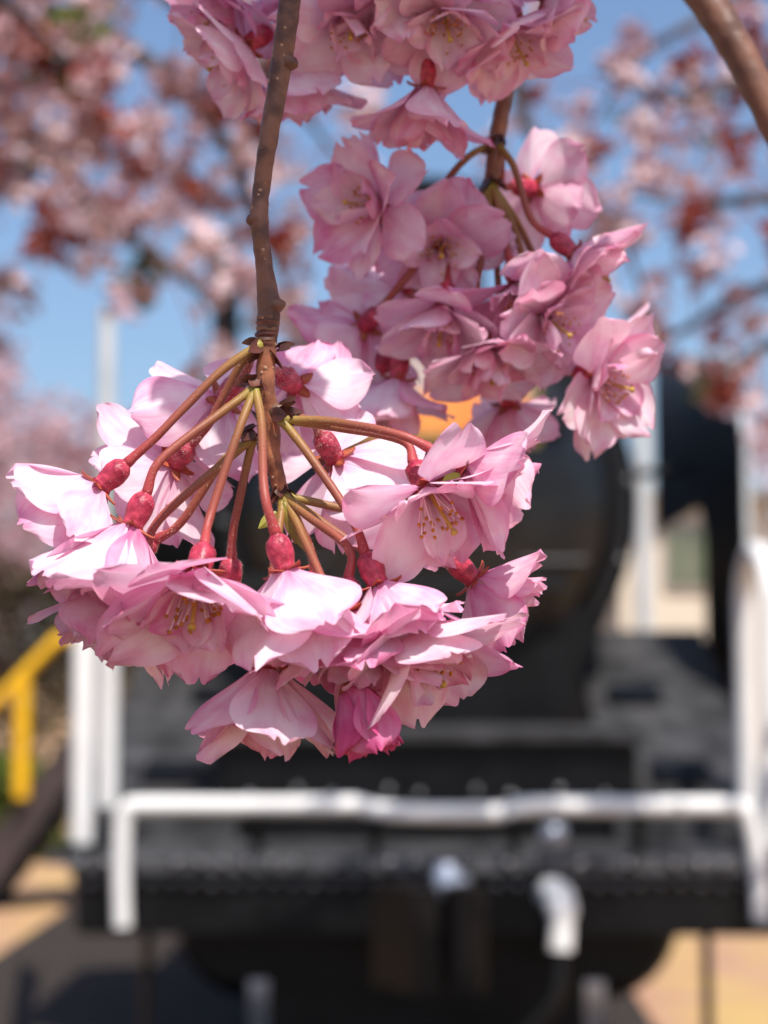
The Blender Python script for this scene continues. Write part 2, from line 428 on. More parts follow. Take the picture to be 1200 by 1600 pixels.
# ------------------------------------------------------------------ foreground twigs
def twig(name, label, pts, rads, m, nodes=(), n=16, wob=0.12, seed=0, knobs=()):
    """pts in world; nodes = [(point, direction)] where dark bud scales sit"""
    t = thing(name, label, 'twig', pts[-1])
    inv = Matrix.Translation(pts[-1]).inverted()
    sp = spline(pts, 10); rr = spline([Vector((r_, 0, 0)) for r_ in rads], 10)
    b = MB(); b.tube(sp, [v.x for v in rr], n, wob=wob, seed=seed)
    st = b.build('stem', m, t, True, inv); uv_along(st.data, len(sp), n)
    rg = random.Random(seed+50)
    for (p, r_) in knobs:
        k = MB(); d = Vector((rg.uniform(-1, 1), rg.uniform(-1, 0), rg.uniform(-.4, .4)))
        k.lathe(p, D(*r_[1]) , [(-.001*r_[0], .0016*r_[0]), (.0005*r_[0], .0016*r_[0]), (.0015*r_[0], .0011*r_[0]), (.0021*r_[0], .0004*r_[0])], 10)
        for v in k.v: v += noise.noise_vector(v*900)*0.00025
        k.build('knob', m, t, True, inv)
    for (p, d, k_) in nodes:
        d = d.normalized(); a = d.orthogonal().normalized(); c = d.cross(a)
        for i in range(k_):
            an = 2*math.pi*i/k_*1.6 + rg.uniform(-.4, .4); rd = a*math.cos(an)+c*math.sin(an)
            L = rg.uniform(.0026, .0046); wd = rg.uniform(.0010, .0017)
            dd = (d*rg.uniform(.4, 1.0) + rd*rg.uniform(.25, 1.0)).normalized(); sd = dd.cross(rd).normalized(); nn = sd.cross(dd)
            o = p + rd*rg.uniform(.0003, .0011) + d*rg.uniform(-.0008, .0008)
            s_ = MB(); rings = []
            for q in range(5):
                f = q/4; wv = wd*math.sin(math.pi*(0.25+0.72*f)); cen = o + dd*L*f + nn*(-.0004*math.sin(f*2.2))
                rings += [cen - sd*wv + nn*wv*.35, cen + nn*.00012, cen + sd*wv + nn*wv*.35, cen - nn*.00022]
            s_.v = rings; s_.m = [0]*18
            for q in range(4):
                for e in range(4): s_.f.append([q*4+e, q*4+(e+1) % 4, q*4+4+(e+1) % 4, q*4+4+e])
            s_.f += [[0, 1, 2, 3], [16, 17, 18, 19]]
            s_.build('bud_scale', M['scale'], t, True, inv)
    return t, inv

DT = 0.358
tw_px = [(462,-190,.362),(458,-60,.361),(450,25,.360),(438,110,.360),(420,215,.359),(408,300,.359),(405,345,.358),(412,410,.358),(420,480,.358),(417,540,.358),(415,600,.358),(422,660,.359),(427,715,.359),(440,772,.360)]
tw_r = [2.1,2.1,2.05,2.0,1.75,1.62,1.75,1.6,2.15,1.85,1.75,1.85,1.5,1.45]
NODE = {'top': P(409,536,.357), 'left': P(399,606,.355), 'right': P(440,656,.356), 'low': P(396,684,.359), 'tip': P(443,775,.359)}
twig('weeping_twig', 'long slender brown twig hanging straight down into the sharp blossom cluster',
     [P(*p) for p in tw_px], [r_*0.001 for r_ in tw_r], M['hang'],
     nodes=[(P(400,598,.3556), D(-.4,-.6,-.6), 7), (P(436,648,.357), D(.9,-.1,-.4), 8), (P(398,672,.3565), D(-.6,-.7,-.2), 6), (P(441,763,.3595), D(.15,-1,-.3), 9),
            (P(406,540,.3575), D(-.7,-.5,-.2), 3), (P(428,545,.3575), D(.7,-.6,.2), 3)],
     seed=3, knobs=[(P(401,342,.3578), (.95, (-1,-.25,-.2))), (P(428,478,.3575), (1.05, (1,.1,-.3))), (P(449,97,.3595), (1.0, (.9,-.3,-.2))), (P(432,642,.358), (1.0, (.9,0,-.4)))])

hung = [o for o in C.objects if o.name == 'weeping_twig'][0]; hinv = Matrix.Translation(P(*tw_px[-1])).inverted()
tsp = spline([P(*p) for p in tw_px], 10); trr = spline([Vector((q, 0, 0)) for q in tw_r], 10)
rl = random.Random(4); lt = MB()
for i in range(110):
    k = rl.randrange(15, len(tsp)-2); an = rl.uniform(0, 6.28); tg = (tsp[k+1]-tsp[k]).normalized(); o1 = tg.orthogonal().normalized(); o2 = tg.cross(o1)
    rd = o1*math.cos(an)+o2*math.sin(an); c = tsp[k].lerp(tsp[k+1], rl.random()) + rd*trr[k].x*.00097
    q_ = rl.uniform(.00012, .00030); lt.lathe(c - rd*q_*.6, rd, [(0, q_*1.5), (q_*.7, q_*1.3), (q_*1.2, q_*.3)], 7)
tag(lt.build('lenticels', M['lenticel'], hung, True, hinv), kind='stuff')
for k, (yy, rr) in enumerate(((496,2.2),(505,2.3),(514,2.15),(523,2.25),(531,2.1),(539,2.05))):
    c = P(419-.05*(yy-496)*2, yy, .358); b = MB(); d = D(.05*(k % 3-1), 1, .06*(k % 2))
    b.lathe(c, d, [(-.0006, rr*.00080), (-.0002, rr*.00098), (.0002, rr*.00099), (.0006, rr*.00080)], 16)
    for v in b.v: v += noise.noise_vector(v*1200)*.00016
    b.build('bark_ring', M['scale'] if k % 2 else M['branch'], hung, True, hinv)
GF = 'blossoms of the sharp hanging cluster'
FRONT = [
 # label, node, B(px,py,d), axis(r,u,f), open, size, kwargs
 ('blossom reaching furthest left of the twig with a swollen dark red calyx', 'top', (200,722,.352), (-.72,-.66,-.05), .55, 1.06, dict(droop=0, layers=(5,5,3), roll=0.9)),
 ('pale blossom hanging below a bright red calyx, its stalk shadow across one petal', 'left', (230,768,.346), (-.36,-.88,-.14), .48, 1.28, dict(layers=(5,5,4))),
 ('bell shaped blossom open to the viewer with an orange stamen tuft under its hood', 'left', (320,850,.341), (-.08,-.70,-.64), .56, 1.25, dict(layers=(6,5,3))),
 ('white sunlit blossom spreading like a skirt below a glossy red calyx', 'left', (430,832,.336), (.26,-.94,-.06), .44, 1.24, dict(layers=(5,5,4))),
 ('side view blossom at the end of the longest right hand stalk, large red calyx', 'right', (676,703,.346), (.88,-.40,-.05), .52, 1.08, dict(layers=(5,5,3))),
 ('white blossom facing the viewer with long cream stamens and one stout pistil', 'right', (645,722,.352), (.34,-.66,-.52), .80, 1.1, dict(layers=(6,5,2))),
 ('pink blossom tucked under a thin red stalk between two white blossoms', 'right', (570,862,.345), (.34,-.86,-.26), .52, 1.1, dict()),
 ('broad pale blossom with wide flat petals low beside the deep pink bud', 'tip', (622,935,.346), (.36,-.74,-.46), .72, 1.22, dict(layers=(6,4,3))),
 ('blossom hanging lowest of all with long notched petals pointing down', 'tip', (420,985,.345), (-.04,-.97,-.14), .42, 1.24, dict(layers=(6,5,3))),
 ('half open deep pink bud at the bottom of the sharp cluster', 'tip', (535,1005,.339), (.26,-.94,-.12), 1.15, .98, dict(kind='bud')),
 ('shaded blossom pointing down left beneath the pale blossom with the stalk shadow', 'low', (228,862,.354), (-.36,-.90,-.1), .46, 1.18, dict()),
 ('blossom seen from behind with green tipped sepals left of the twig', 'top', (302,690,.364), (-.50,-.50,.45), .80, 1.0, dict(layers=(5,5,3))),
 ('blossom behind the upper stalks with a hairy crimson calyx against the twig', 'top', (376,590,.366), (-.46,-.50,.50), .72, 1.02, dict(layers=(5,5,3))),
 ('blossom peeping out right of the twig behind the brown stalk', 'top', (435,582,.374), (.35,-.25,.70), .70, .90, dict(layers=(5,4,2))),
 ('blossom seen from behind with a star of red sepals, right of the twig', 'right', (498,676,.364), (.34,-.55,.45), .80, 1.06, dict(layers=(5,5,3))),
 ('blossom hidden behind the bell shaped one, on a hairy dark red stalk', 'low', (362,868,.362), (-.08,-.96,.20), .60, 1.0, dict()),
 ('blossom in the middle of the cluster showing a few brown anthers', 'tip', (545,900,.345), (.02,-.94,-.26), .52, 1.2, dict()),
 ('blossom behind the viewer facing one, only its petal tips standing out right', 'tip', (700,868,.362), (.72,-.66,.10), .62, 1.02, dict()),
 ('blossom behind the left flowers with petals rising toward the light', 'low', (245,842,.362), (-.75,-.50,.20), .70, .95, dict()),
 ('blossom at the back between the twig tip and the white skirt blossom', 'tip', (490,888,.362), (.12,-.95,.18), .60, 1.0, dict()),
]
for i, (lab, nd, b_, ax, op, sz, kw) in enumerate(FRONT):
    blossom(lab, NODE[nd] + Vector((0, 0, 0)), P(*b_), D(*ax), op, sz, GF, seed=i+1, detail=2,
            mid=D(0, 1, 0)*0.0015, **kw)
# young leaf pair and short stub at the twig tip
lf = thing('leaf_bud', 'small yellow green leaf bud opening at the tip of the twig', 'bud', P(440,790,.357))
linv = Matrix.Translation(P(440,790,.357)).inverted()
for (a, b_, wd) in (((444,785,.357),(478,862,.355),.0016), ((432,800,.355),(404,826,.354),.0011), ((447,786,.358),(462,850,.357),.0012)):
    A = P(*a); B_ = P(*b_); d = (B_-A); s_ = d.cross(D(0,0,1)).normalized(); nn = D(0,0,-1)
    b = MB(); pr = []
    for k in range(7):
        f = k/6; wv = wd*math.sin(math.pi*min(.97, .08+.9*f)); c = A + d*f
        pr += [c - s_*wv, c - nn*wv*.7, c + s_*wv, c + nn*wv*.5]
    b.v = pr; b.m = [0]*26
    for k in range(6):
        for e in range(4): b.f.append([k*4+e, k*4+(e+1) % 4, k*4+4+(e+1) % 4, k*4+4+e])
    b.f += [[0,1,2,3],[24,25,26,27]]
    b.build('leaf', M['greenleaf'], lf, True, linv)

# second cluster, a hand's breadth behind
d2 = .435
t2 = [(800,-160,.44),(800,40,.438),(788,150,.436),(776,220,.435),(768,285,.435),(762,345,.436)]
twig('weeping_twig', 'short brown twig with bare stalks fanning above the blurred second cluster', [P(*p) for p in t2], [.0021,.002,.0018,.0019,.0017,.0013], M['twig'],
     nodes=[(P(776,215,.434), D(-.1,-1,-.3), 7), (P(768,280,.434), D(0,-1,-.3), 6)], seed=9)
N2 = {'a': P(776,222,.434), 'b': P(767,288,.434)}
G2 = 'blossoms of the blurred second cluster'
SECOND = [
 ('blurred blossom with a petal standing upright, furthest left of its cluster', 'a', (628,324,.432), (-.62,-.05,-.55), .85, 1.05),
 ('blurred shaded blossom facing the viewer with pale anthers inside', 'b', (690,370,.440), (-.05,-.35,-.80), .92, 1.0),
 ('blurred blossom seen from behind around a star shaped dark red calyx', 'b', (592,484,.436), (-.35,-.35,.55), .9, 1.05),
 ('blurred pink blossom filling the middle of the second cluster', 'b', (700,440,.430), (-.15,-.85,-.40), .7, 1.0),
 ('blurred blossom with a magenta tinged petal right of the pale green stalk', 'b', (798,408,.428), (.15,-.75,-.45), .75, 1.0),
 ('blurred blossom high on the right behind a dark crimson calyx', 'a', (800,290,.446), (.60,.0,.55), .85, 1.0),
 ('blurred blossom on a long red stalk with a bright red calyx', 'a', (860,366,.426), (.72,-.62,-.15), .7, 1.0),
 ('blurred pale blossom below it showing brown anthers, petals ragged', 'b', (826,474,.428), (.40,-.45,-.65), .85, 1.0),
 ('blurred blossom facing right with yellow stamens, set apart at the lower right', 'b', (898,580,.430), (.52,-.25,-.62), .8, 1.08),
 ('blurred blossom with long petals hanging above the orange plaque', 'b', (628,548,.434), (-.15,-.92,-.1), .55, 1.0),
 ('blurred blossom hanging lowest under a dark red calyx, seen from behind', 'b', (790,592,.440), (.1,-.70,.45), .7, .85),
 ('blurred blossom with drooping mauve petals at the lower left of its cluster', 'b', (606,548,.440), (-.35,-.84,.1), .6, 1.05),
 ('blurred blossom between the ragged pale one and the middle one', 'b', (750,500,.428), (.10,-.85,-.45), .65, 1.0),
 ('blurred blossom half hidden at the back of the second cluster', 'b', (660,420,.450), (-.45,-.5,.3), .8, 1.05),
 ('blurred blossom at the back right of the second cluster', 'b', (900,500,.446), (.6,-.6,.2), .7, .9),
]
for i, (lab, nd, b_, ax, op, sz) in enumerate(SECOND):
    blossom(lab, N2[nd], P(*b_), D(*ax), op, sz, G2, seed=40+i, detail=1, mid=D(0, 1, 0)*0.001, layers=(5, 5, 4))

# third cluster at the top, kept in shade by the unseen blossoms added above it
t3 = [(640,-300,.425),(636,-200,.422),(628,-130,.42)]
twig('weeping_twig', 'twig bearing the shaded top cluster, hidden among its blossoms', [P(*p) for p in t3], [.002,.0019,.0015], M['twig'], seed=12)
N3 = P(630,-120,.42)
G3 = 'blossoms of the shaded top cluster'
THIRD = [
 ('shaded pink blossom left of the hanging twig in the top cluster', (425,45,.415), (-.68,-.50,-.15), .75, 1.0),
 ('shaded blossom right behind the hanging twig in the top cluster', (452,50,.418), (.05,-.92,.1), .6, 1.0),
 ('shaded blossom opening downward with a few dark anthers in the top cluster', (548,-5,.416), (-.02,-.62,-.62), .78, 1.05),
 ('shaded blossom hanging alone below the top cluster, dark red calyx showing', (668,85,.410), (-.05,-.95,.10), .48, 1.1),
 ('shaded blossom in the centre of the top cluster with crumpled petals', (690,-10,.410), (.05,-.70,-.60), .8, 1.0),
 ('blossom with sunlit crinkled margins at the right of the top cluster', (770,0,.412), (.38,-.85,-.25), .7, 1.0),
 ('blossom spreading furthest right in the top cluster', (812,-35,.414), (.75,-.50,-.05), .7, 1.0),
 ('shaded blossom cut by the picture top above the left one', (390,-40,.42), (-.5,-.7,-.3), .75, 1.0),
 ('shaded blossom cut by the picture top beside the twig', (520,-70,.42), (-.1,-.85,-.3), .7, 1.0),
 ('shaded blossom cut by the picture top in the middle', (620,-60,.408), (.0,-.9,-.3), .7, 1.05),
 ('shaded blossom cut by the picture top toward the right', (730,-80,.415), (.25,-.9,-.2), .7, 1.05),
]
for i, (lab, b_, ax, op, sz) in enumerate(THIRD):
    blossom(lab, N3, P(*b_), D(*ax), op, sz, G3, seed=70+i, detail=1, layers=(5, 5, 4))
# unseen blossoms added sunward, above the frame, to shade the clusters and hanging twig
SH = [(370 + 62*i, 20 + 60*(i % 3), .412, .10 + .008*(i % 2)) for i in range(9)] + [(380 + 88*i, 60 - 70*(i % 2), .415, .085) for i in range(6)] + [(400 + 90*i, 150, .415, .105) for i in range(5)] + \
     [(425, 170, .36, .098)] + [(540, 330, .435, .105), (640, 380, .435, .112), (570, 480, .435, .13), (690, 480, .435, .13), (720, 330, .435, .10)]
for i, (sx, sy, sd, k) in enumerate(SH):
    rg = random.Random(900+i)
    c = P(sx, sy, sd) + SUN*k
    blossom('unseen blossom added above the frame to cast shade on the clusters', c + Vector((0, 0, .02)), c, D(rg.uniform(-.5, .5), -.8, rg.uniform(-.4, .4)), .85, 1.1,
            'added shading blossoms out of view', seed=120+i, detail=0, layers=(5, 5, 2))

# the thicker smooth branch at the upper right
br = [(1020,-150,.47),(1085,-30,.465),(1130,40,.462),(1165,100,.46),(1215,200,.458),(1290,340,.455)]
twig('cherry_branch', 'thick smooth reddish brown branch slanting down at the upper right', [P(*p) for p in br], [.0052,.0046,.0043,.0040,.0040,.0038], M['branch'], seed=21, wob=.08)

# ------------------------------------------------------------------ setting
def ground_mat():
    m = bpy.data.materials.new('paving'); m.use_nodes = True
    n = m.node_tree.nodes; l = m.node_tree.links; b = n['Principled BSDF']
    tc = n.new('ShaderNodeTexCoord')
    bk = n.new('ShaderNodeTexBrick'); bk.inputs['Scale'].default_value = 2.2
    bk.inputs['Color1'].default_value = (0.36, 0.15, 0.10, 1); bk.inputs['Color2'].default_value = (0.42, 0.22, 0.12, 1)
    bk.inputs['Mortar'].default_value = (0.36, 0.31, 0.25, 1); bk.inputs['Mortar Size'].default_value = 0.02
    l.new(tc.outputs['Object'], bk.inputs['Vector'])
    nz = n.new('ShaderNodeTexNoise'); nz.inputs['Scale'].default_value = 1.6; nz.inputs['Detail'].default_value = 6
    l.new(tc.outputs['Object'], nz.inputs['Vector'])
    rp = n.new('ShaderNodeValToRGB'); rp.color_ramp.elements[0].position = .4; rp.color_ramp.elements[1].position = .62
    rp.color_ramp.elements[0].color = (0, 0, 0, 1); rp.color_ramp.elements[1].color = (1, 1, 1, 1)
    l.new(nz.outputs[0], rp.inputs[0])
    mx = n.new('ShaderNodeMix'); mx.data_type = 'RGBA'; l.new(rp.outputs[0], mx.inputs[0])
    l.new(bk.outputs[0], mx.inputs[6]); mx.inputs[7].default_value = (0.46, 0.30, 0.11, 1)
    l.new(mx.outputs[2], b.inputs['Base Color']); b.inputs['Roughness'].default_value = .85
    return m
M['ground'] = ground_mat()
M['ballast_and_shade'] = mat('ballast_and_shade', (0.036, 0.028, 0.024), .9, .2, var=.5, scale=30, bump=1, bscale=40)
g = MB(); g.add([(-300,-100,0),(300,-100,0),(300,500,0),(-300,500,0)], [(0,1,2,3)])
tag(g.build('ground', M['ground'], smooth=False), kind='structure')
g = MB(); g.box(-2.3, .98, -6, 26, .004, .09)  # left side widened: its dark colour stands in for shade on the ground
tag(g.build('track_bed_and_shade', M['ballast_and_shade'], smooth=False), kind='structure')

# ------------------------------------------------------------------ steam locomotive
M['black'] = mat('black_paint', (0.0045, 0.0045, 0.005), .42, .2, var=.4, scale=9, bump=.15, bscale=30)
M['black2'] = mat('black_gloss', (0.006, 0.006, 0.007), .25, .45, var=.3, scale=14, bump=.12, bscale=18)
M['deck'] = mat('worn_deck_plate', (0.038, 0.037, 0.038), .6, .25, var=.6, scale=9, bump=.5, bscale=60)
M['rivet'] = mat('rubbed_rivet', (0.16, 0.16, 0.165), .2, .8, metal=.85)
M['cap'] = mat('worn_edge_strip', (0.07, 0.07, 0.075), .45, .6, var=.5, scale=25, bump=.5, bscale=60)
M['coupler'] = mat('oily_steel', (0.006, 0.005, 0.005), .5, .15)
M['white'] = mat('white_paint', (0.76, 0.75, 0.73), .6, .35, var=.05, scale=8)
M['pale'] = mat('pale_edge_paint', (0.50, 0.52, 0.52), .45, .5, var=.08, scale=6)
M['steel'] = mat('bright_steel', (0.42, 0.45, 0.52), .35, .5, metal=.6, var=.2, scale=10)
M['brass'] = mat('brass', (0.45, 0.32, 0.07), .35, .5, metal=.7, var=.2, scale=12)
M['orange'] = mat('orange_enamel', (0.85, 0.20, 0.05), .4, .5, col2=(0.85, 0.36, 0.08), scale=7)
M['beige'] = mat('beige_enamel', (0.45, 0.36, 0.33), .45, .5, var=.1, scale=8)
M['glass'] = mat('dark_glass', (0.02, 0.025, 0.03), .08, .6)
L0 = Vector((0, 5.0, 0))
loco = thing('steam_locomotive', 'black steam locomotive facing the viewer with white handrails and smoke deflectors', 'locomotive', (0, 5.0, 0.09))
LI = Matrix.Translation((0, 5.0, 0.09)).inverted()
def part(b, name, m, parent=None, smooth=True): return b.build(name, m, parent or loco, smooth, LI if parent is None else LI)
SZ, SY, SR = 2.156, 6.3, 0.70
# smokebox, boiler, cab
b = MB(); b.lathe((0, SY, SZ), (0, 1, 0), [(0.0, SR-.05), (.0, SR-.02), (.03, SR), (1.9, SR), (1.92, SR+.015), (2.0, SR+.015), (2.02, SR)], 56); part(b, 'smokebox', M['black2'])
b = MB(); b.lathe((0, SY+2.03, SZ), (0, 1, 0), [(0, SR+.02), (6.0, SR+.03)], 48); part(b, 'boiler', M['black'])
b = MB(); b.box(-1.3, 1.3, 14.4, 16.4, 1.2, 3.45, c=.04); cab = part(b, 'cab', M['black'], smooth=False)
b = MB(); b.prism([(-1.45,14.2,3.45),(1.45,14.2,3.45),(1.0,14.2,3.72),(0,14.2,3.82),(-1.0,14.2,3.72)], (0,2.5,0)); part(b, 'cab_roof', M['black'], smooth=False)
for s in (-1, 1):
    b = MB(); b.box(s*1.0-.2, s*1.0+.2, 14.37, 14.395, 2.75, 3.25); part(b, 'cab_window', M['glass'], smooth=False)
# door
b = MB(); b.lathe((0, SY-.004, SZ), (0, -1, 0), [(0, .60), (.03, .60), (.05, .585), (.085, .48), (.12, .3), (.135, .1), (.136, .0)], 48, cap=False)
door = part(b, 'smokebox_door', M['black2'])
b = MB(); b.lathe((0, SY-.006, SZ), (0, -1, 0), [(0, .645), (.018, .645), (.022, .64), (.022, .605), (0, .60)], 56, cap=False); part(b, 'door_ring', M['black'], None)
for z in (SZ-.27, SZ+.24):
    b = MB(); b.box(-.60, .46, SY-.135, SY-.075, z-.03, z+.03, c=.008); o = part(b, 'hinge_strap', M['black2'])
    o.parent = door
b = MB(); b.lathe((0, SY-.13, SZ-.05), (0, -1, 0), [(0,.05),(.05,.045),(.07,.03)], 16); b.tube([(-.02, SY-.19, SZ-.05), (.17, SY-.2, SZ-.15)], .012, 8); b.tube([(.0, SY-.175, SZ-.05), (-.16, SY-.18, SZ-.18)], .012, 8)
o = part(b, 'door_handle', M['black2']); o.parent = door
rm = MB(); rm.lathe((0,0,0), (0,-1,0), [(0,.016),(.008,.015),(.014,.009),(.016,.001)], 8); RIVET = rm.mesh('rivet', M['rivet'])
def rivet(p, parent, name='rivet'):
    o = link(name, RIVET, parent); o.location = LI @ Vector(p); return o
for k in range(16):
    a = 2*math.pi*k/16 + .1; rivet((math.cos(a)*.668, SY-.001, SZ+math.sin(a)*.668), loco, 'door_bolt')
# handrail across the smokebox front
b = MB(); b.tube([(-.5, SY-.10, SZ-.20), (.52, SY-.10, SZ-.20)], .014, 8); part(b, 'door_handrail', M['black2'])
# plaque and number plate
p0 = PY(500, 688, 6.05); p1 = PY(832, 545, 6.05)
b = MB(); b.box(p0.x, p1.x, 6.03, 6.07, p0.z, p1.z, c=.008); hm = part(b, 'head_plaque', M['beige'], smooth=False)
b = MB(); zz = p0.z + (p1.z-p0.z)*.50; b.box(p0.x+.02, p1.x-.02, 6.022, 6.0285, p0.z+.02, zz); o = part(b, 'orange_field', M['orange'], smooth=False); o.parent = hm
b = MB()
for (x0,x1,z0,z1) in ((p0.x,p1.x,p0.z-.018,p0.z-.001),(p0.x,p1.x,p1.z+.001,p1.z+.018),(p0.x-.018,p0.x-.001,p0.z-.018,p1.z+.018),(p1.x+.001,p1.x+.018,p0.z-.018,p1.z+.018)):
    b.box(x0,x1,6.02,6.07,z0,z1)
o = part(b, 'plaque_frame', M['brass'], smooth=False); o.parent = hm
for s in (-1, 1):
    b = MB(); b.box(s*.22-.015+(p0.x+p1.x)/2, s*.22+.015+(p0.x+p1.x)/2, 6.071, 6.26, p0.z+.02, p0.z+.05); o = part(b, 'plaque_bracket', M['black'], smooth=False); o.parent = hm
q0 = PY(642, 790, 6.1); q1 = PY(745, 725, 6.1)
b = MB(); b.box(q0.x, q1.x, 6.10, 6.17, q0.z, q1.z, c=.006); part(b, 'number_plate', M['brass'], smooth=False)
# chimney, dome, headlamp
b = MB(); b.lathe((0, 7.0, SZ+.62), (0,0,1), [(0,.34),(.08,.26),(.16,.22),(.5,.21),(.52,.25),(.58,.25),(.6,.22)], 32); part(b, 'chimney', M['black'])
b = MB(); b.lathe((0, 9.2, SZ+.6), (0,0,1), [(0,.42),(.3,.40),(.45,.32),(.52,.15),(.53,.01)], 32); part(b, 'steam_dome', M['black'])
b = MB(); b.lathe((0, 6.55, SZ+.86), (0,-1,0), [(-.2,.13),(0,.15),(.05,.16),(.06,.14)], 24); b.box(-.03,.03,6.5,6.6,SZ+.68,SZ+.75); hl = part(b, 'headlamp', M['black'])
b = MB(); b.lathe((0, 6.4885, SZ+.86), (0,-1,0), [(0,.135),(.012,.1),(.016,.01)], 24); o = part(b, 'lens', M['glass']); o.parent = hl
# left side fittings: air reservoir and exhaust pipe
c = PY(300, 795, 7.3); b = MB(); b.lathe((c.x, 7.2, c.z), (0,1,0), [(0,.28),(.03,.34),(.07,.37),(1.5,.37),(1.55,.3)], 36); part(b, 'air_reservoir', M['black'])
c0 = PY(352, 640, 7.3); c1 = PY(352, 410, 7.3)
b = MB(); b.tube([(c0.x, 7.3, c0.z-.5), (c0.x, 7.3, c1.z-.1), (c0.x, 7.3, c1.z-.09), (c1.x, 7.3, c1.z)], [.055,.055,.066,.066], 16); part(b, 'exhaust_pipe', M['black'])
# running boards, slopes and saddle box
for s in (-1, 1):
    b = MB(); b.box(min(s*.55,s*1.0), max(s*.55,s*1.0), 6.95, 14.35, 1.70, 1.75); part(b, 'running_board', M['deck'], smooth=False)
    b = MB(); b.prism([(s*.53,5.42,1.129),(s*.53,5.42,1.20),(s*.53,6.949,1.75),(s*.53,6.949,1.70)], (s*.46,0,0)); sl_ = part(b, 'sloping_plate', M['deck'], smooth=False)
    for px, py in ((990,1092),(1062,1214)):
        # a foot hole in the slope: find the point of the slope plane under this line of sight
        v = ROT @ Vector(((px-600)/FPX, (800-py)/FPX, -1.0)); kk = .55/1.529
        t_ = (1.20 + (0-5.42)*kk - CAM.z) / (v.z - v.y*kk)
        h = CAM + v*t_; h.x = s*abs(h.x)
        b = MB(); n_ = Vector((0,-kk,1)).normalized(); f_ = Vector((0,1,kk)).normalized()
        cs = [h + Vector((i*.085,0,0)) + f_*j*.07 for i, j in ((-1,-1),(1,-1),(1,1),(-1,1))]
        b.prism([q + n_*.004 for q in cs], n_*.022); part(b, 'foot_step', M['black'], smooth=False)
b = MB(); b.box(-.60, .60, 5.5, 6.25, 1.13, 1.40, c=.01); sbx = part(b, 'saddle_box', M['black'], smooth=False)
b = MB(); b.box(-.63, .63, 5.46, 6.24, 1.402, 1.432, c=.006); part(b, 'saddle_ledge', M['deck'], smooth=False)
b = MB(); b.prism([(-.42,6.25,1.43),(.42,6.25,1.43),(.60,6.25,1.8),(-.60,6.25,1.8)], (0,1.6,0)); part(b, 'smokebox_saddle', M['black'], smooth=False)
for k in range(9):
    rivet((-.50+k*.125+.02*math.sin(k*9), 5.5, 1.25+.015*(k%2)), sbx)
b = MB(); b.box(-.98, .98, 5.0, 5.5, 1.105, 1.128); part(b, 'front_deck', M['deck'], smooth=False)
# front beam
b = MB(); b.box(-.90, .90, 4.98, 5.12, .93, 1.10, c=.006); beam = part(b, 'front_beam', M['black'], smooth=False)
for k in range(34):
    x = -.86 + k*.052
    if abs(x) > .13: rivet((x, 4.98, 1.06+.004*math.sin(k*5)), beam)
b = MB(); b.box(-.92, .92, 4.95, 4.978, 1.09, 1.135, c=.004); o = part(b, 'beam_cap', M['cap'], smooth=False); o.parent = beam
for k in range(30):
    if k % 7 != 3: rivet((-.88 + k*.0605, 4.95, 1.112), beam)
# pilot apron with rounded lower corners
poly = []
for (cx_, sg) in ((.52, 1), (-.52, -1)):
    for k in range(7):
        a = (k/6)*math.pi/2 if sg > 0 else math.pi/2 - (k/6)*math.pi/2
        poly.append((cx_ + sg*.1*math.cos(a), 5.15, .89 - .1*math.sin(a)))
poly = [(.62, 5.15, .93)] + poly + [(-.62, 5.15, .93)]
b = MB(); b.prism(poly, (0,.03,0)); part(b, 'pilot_apron', M['black'], smooth=False)
# coupler
b = MB(); b.box(-.10,.10,4.80,4.98,.90,1.08,c=.02); b.box(-.07,.07,4.62,4.80,.93,1.05,c=.02)
cp = part(b, 'coupler', M['coupler'], smooth=False)
b = MB(); b.prism([(-.13,4.66,.86),(-.03,4.50,.86),(.03,4.52,.86),(-.02,4.66,.86)], (0,0,.24)); b.lathe((.09,4.58,.86),(0,0,1),[(0,.05),(.24,.05)],16); b.box(.04,.10,4.58,4.70,.87,1.09)
o = part(b, 'knuckle', M['coupler'], smooth=False); o.parent = cp
b = MB(); b.lathe((0.05,4.70,1.06),(0,0,1),[(0,.03),(.05,.035),(.08,.02)],12); o = part(b, 'lock_lifter', M['steel']); o.parent = cp
# uncoupling lever (white), a long cranked bar
def zx(px, py, Y=4.93): q = PY(px, py, Y); return (q.x, Y, q.z)
b = MB(); b.tube(spline([zx(191,1448), zx(189,1360), zx(192,1285), zx(200,1263), zx(225,1259), zx(400,1259), zx(560,1258)], 5), .023, 12)
b.tube(spline([zx(560,1258), zx(600,1268), zx(690,1271), zx(780,1270), zx(830,1260), zx(1000,1260), zx(1140,1260), zx(1163,1264), zx(1174,1290), zx(1186,1360), zx(1190,1438)], 5), .023, 12)
part(b, 'uncoupling_lever', M['white'])
for px in (400, 585, 805, 1000):
    x, y, z = zx(px, 1262); b = MB(); b.box(x-.014, x+.014, 4.955, 5.02, 1.129, z-.018); b.box(x-.018, x+.018, 4.89, 4.98, z-.034, z-.0235); part(b, 'lever_bracket', M['black'], smooth=False)
# white grab rails: inverted U at each front corner
for s in (-1, 1):
    b = MB(); x = s*.908
    arc = [(x, 5.3+.2*math.cos(a), 1.80+.13*math.sin(a)) for a in [math.pi*k/10 for k in range(11)]]
    b.tube([(x,5.5,1.14)] + arc + [(x,5.1,1.14)], .029, 12); part(b, 'corner_handrail', M['white'])
    b = MB(); b.box(x-.05, x+.05, 5.02, 5.56, 1.129, 1.152); part(b, 'handrail_foot', M['black'], smooth=False)
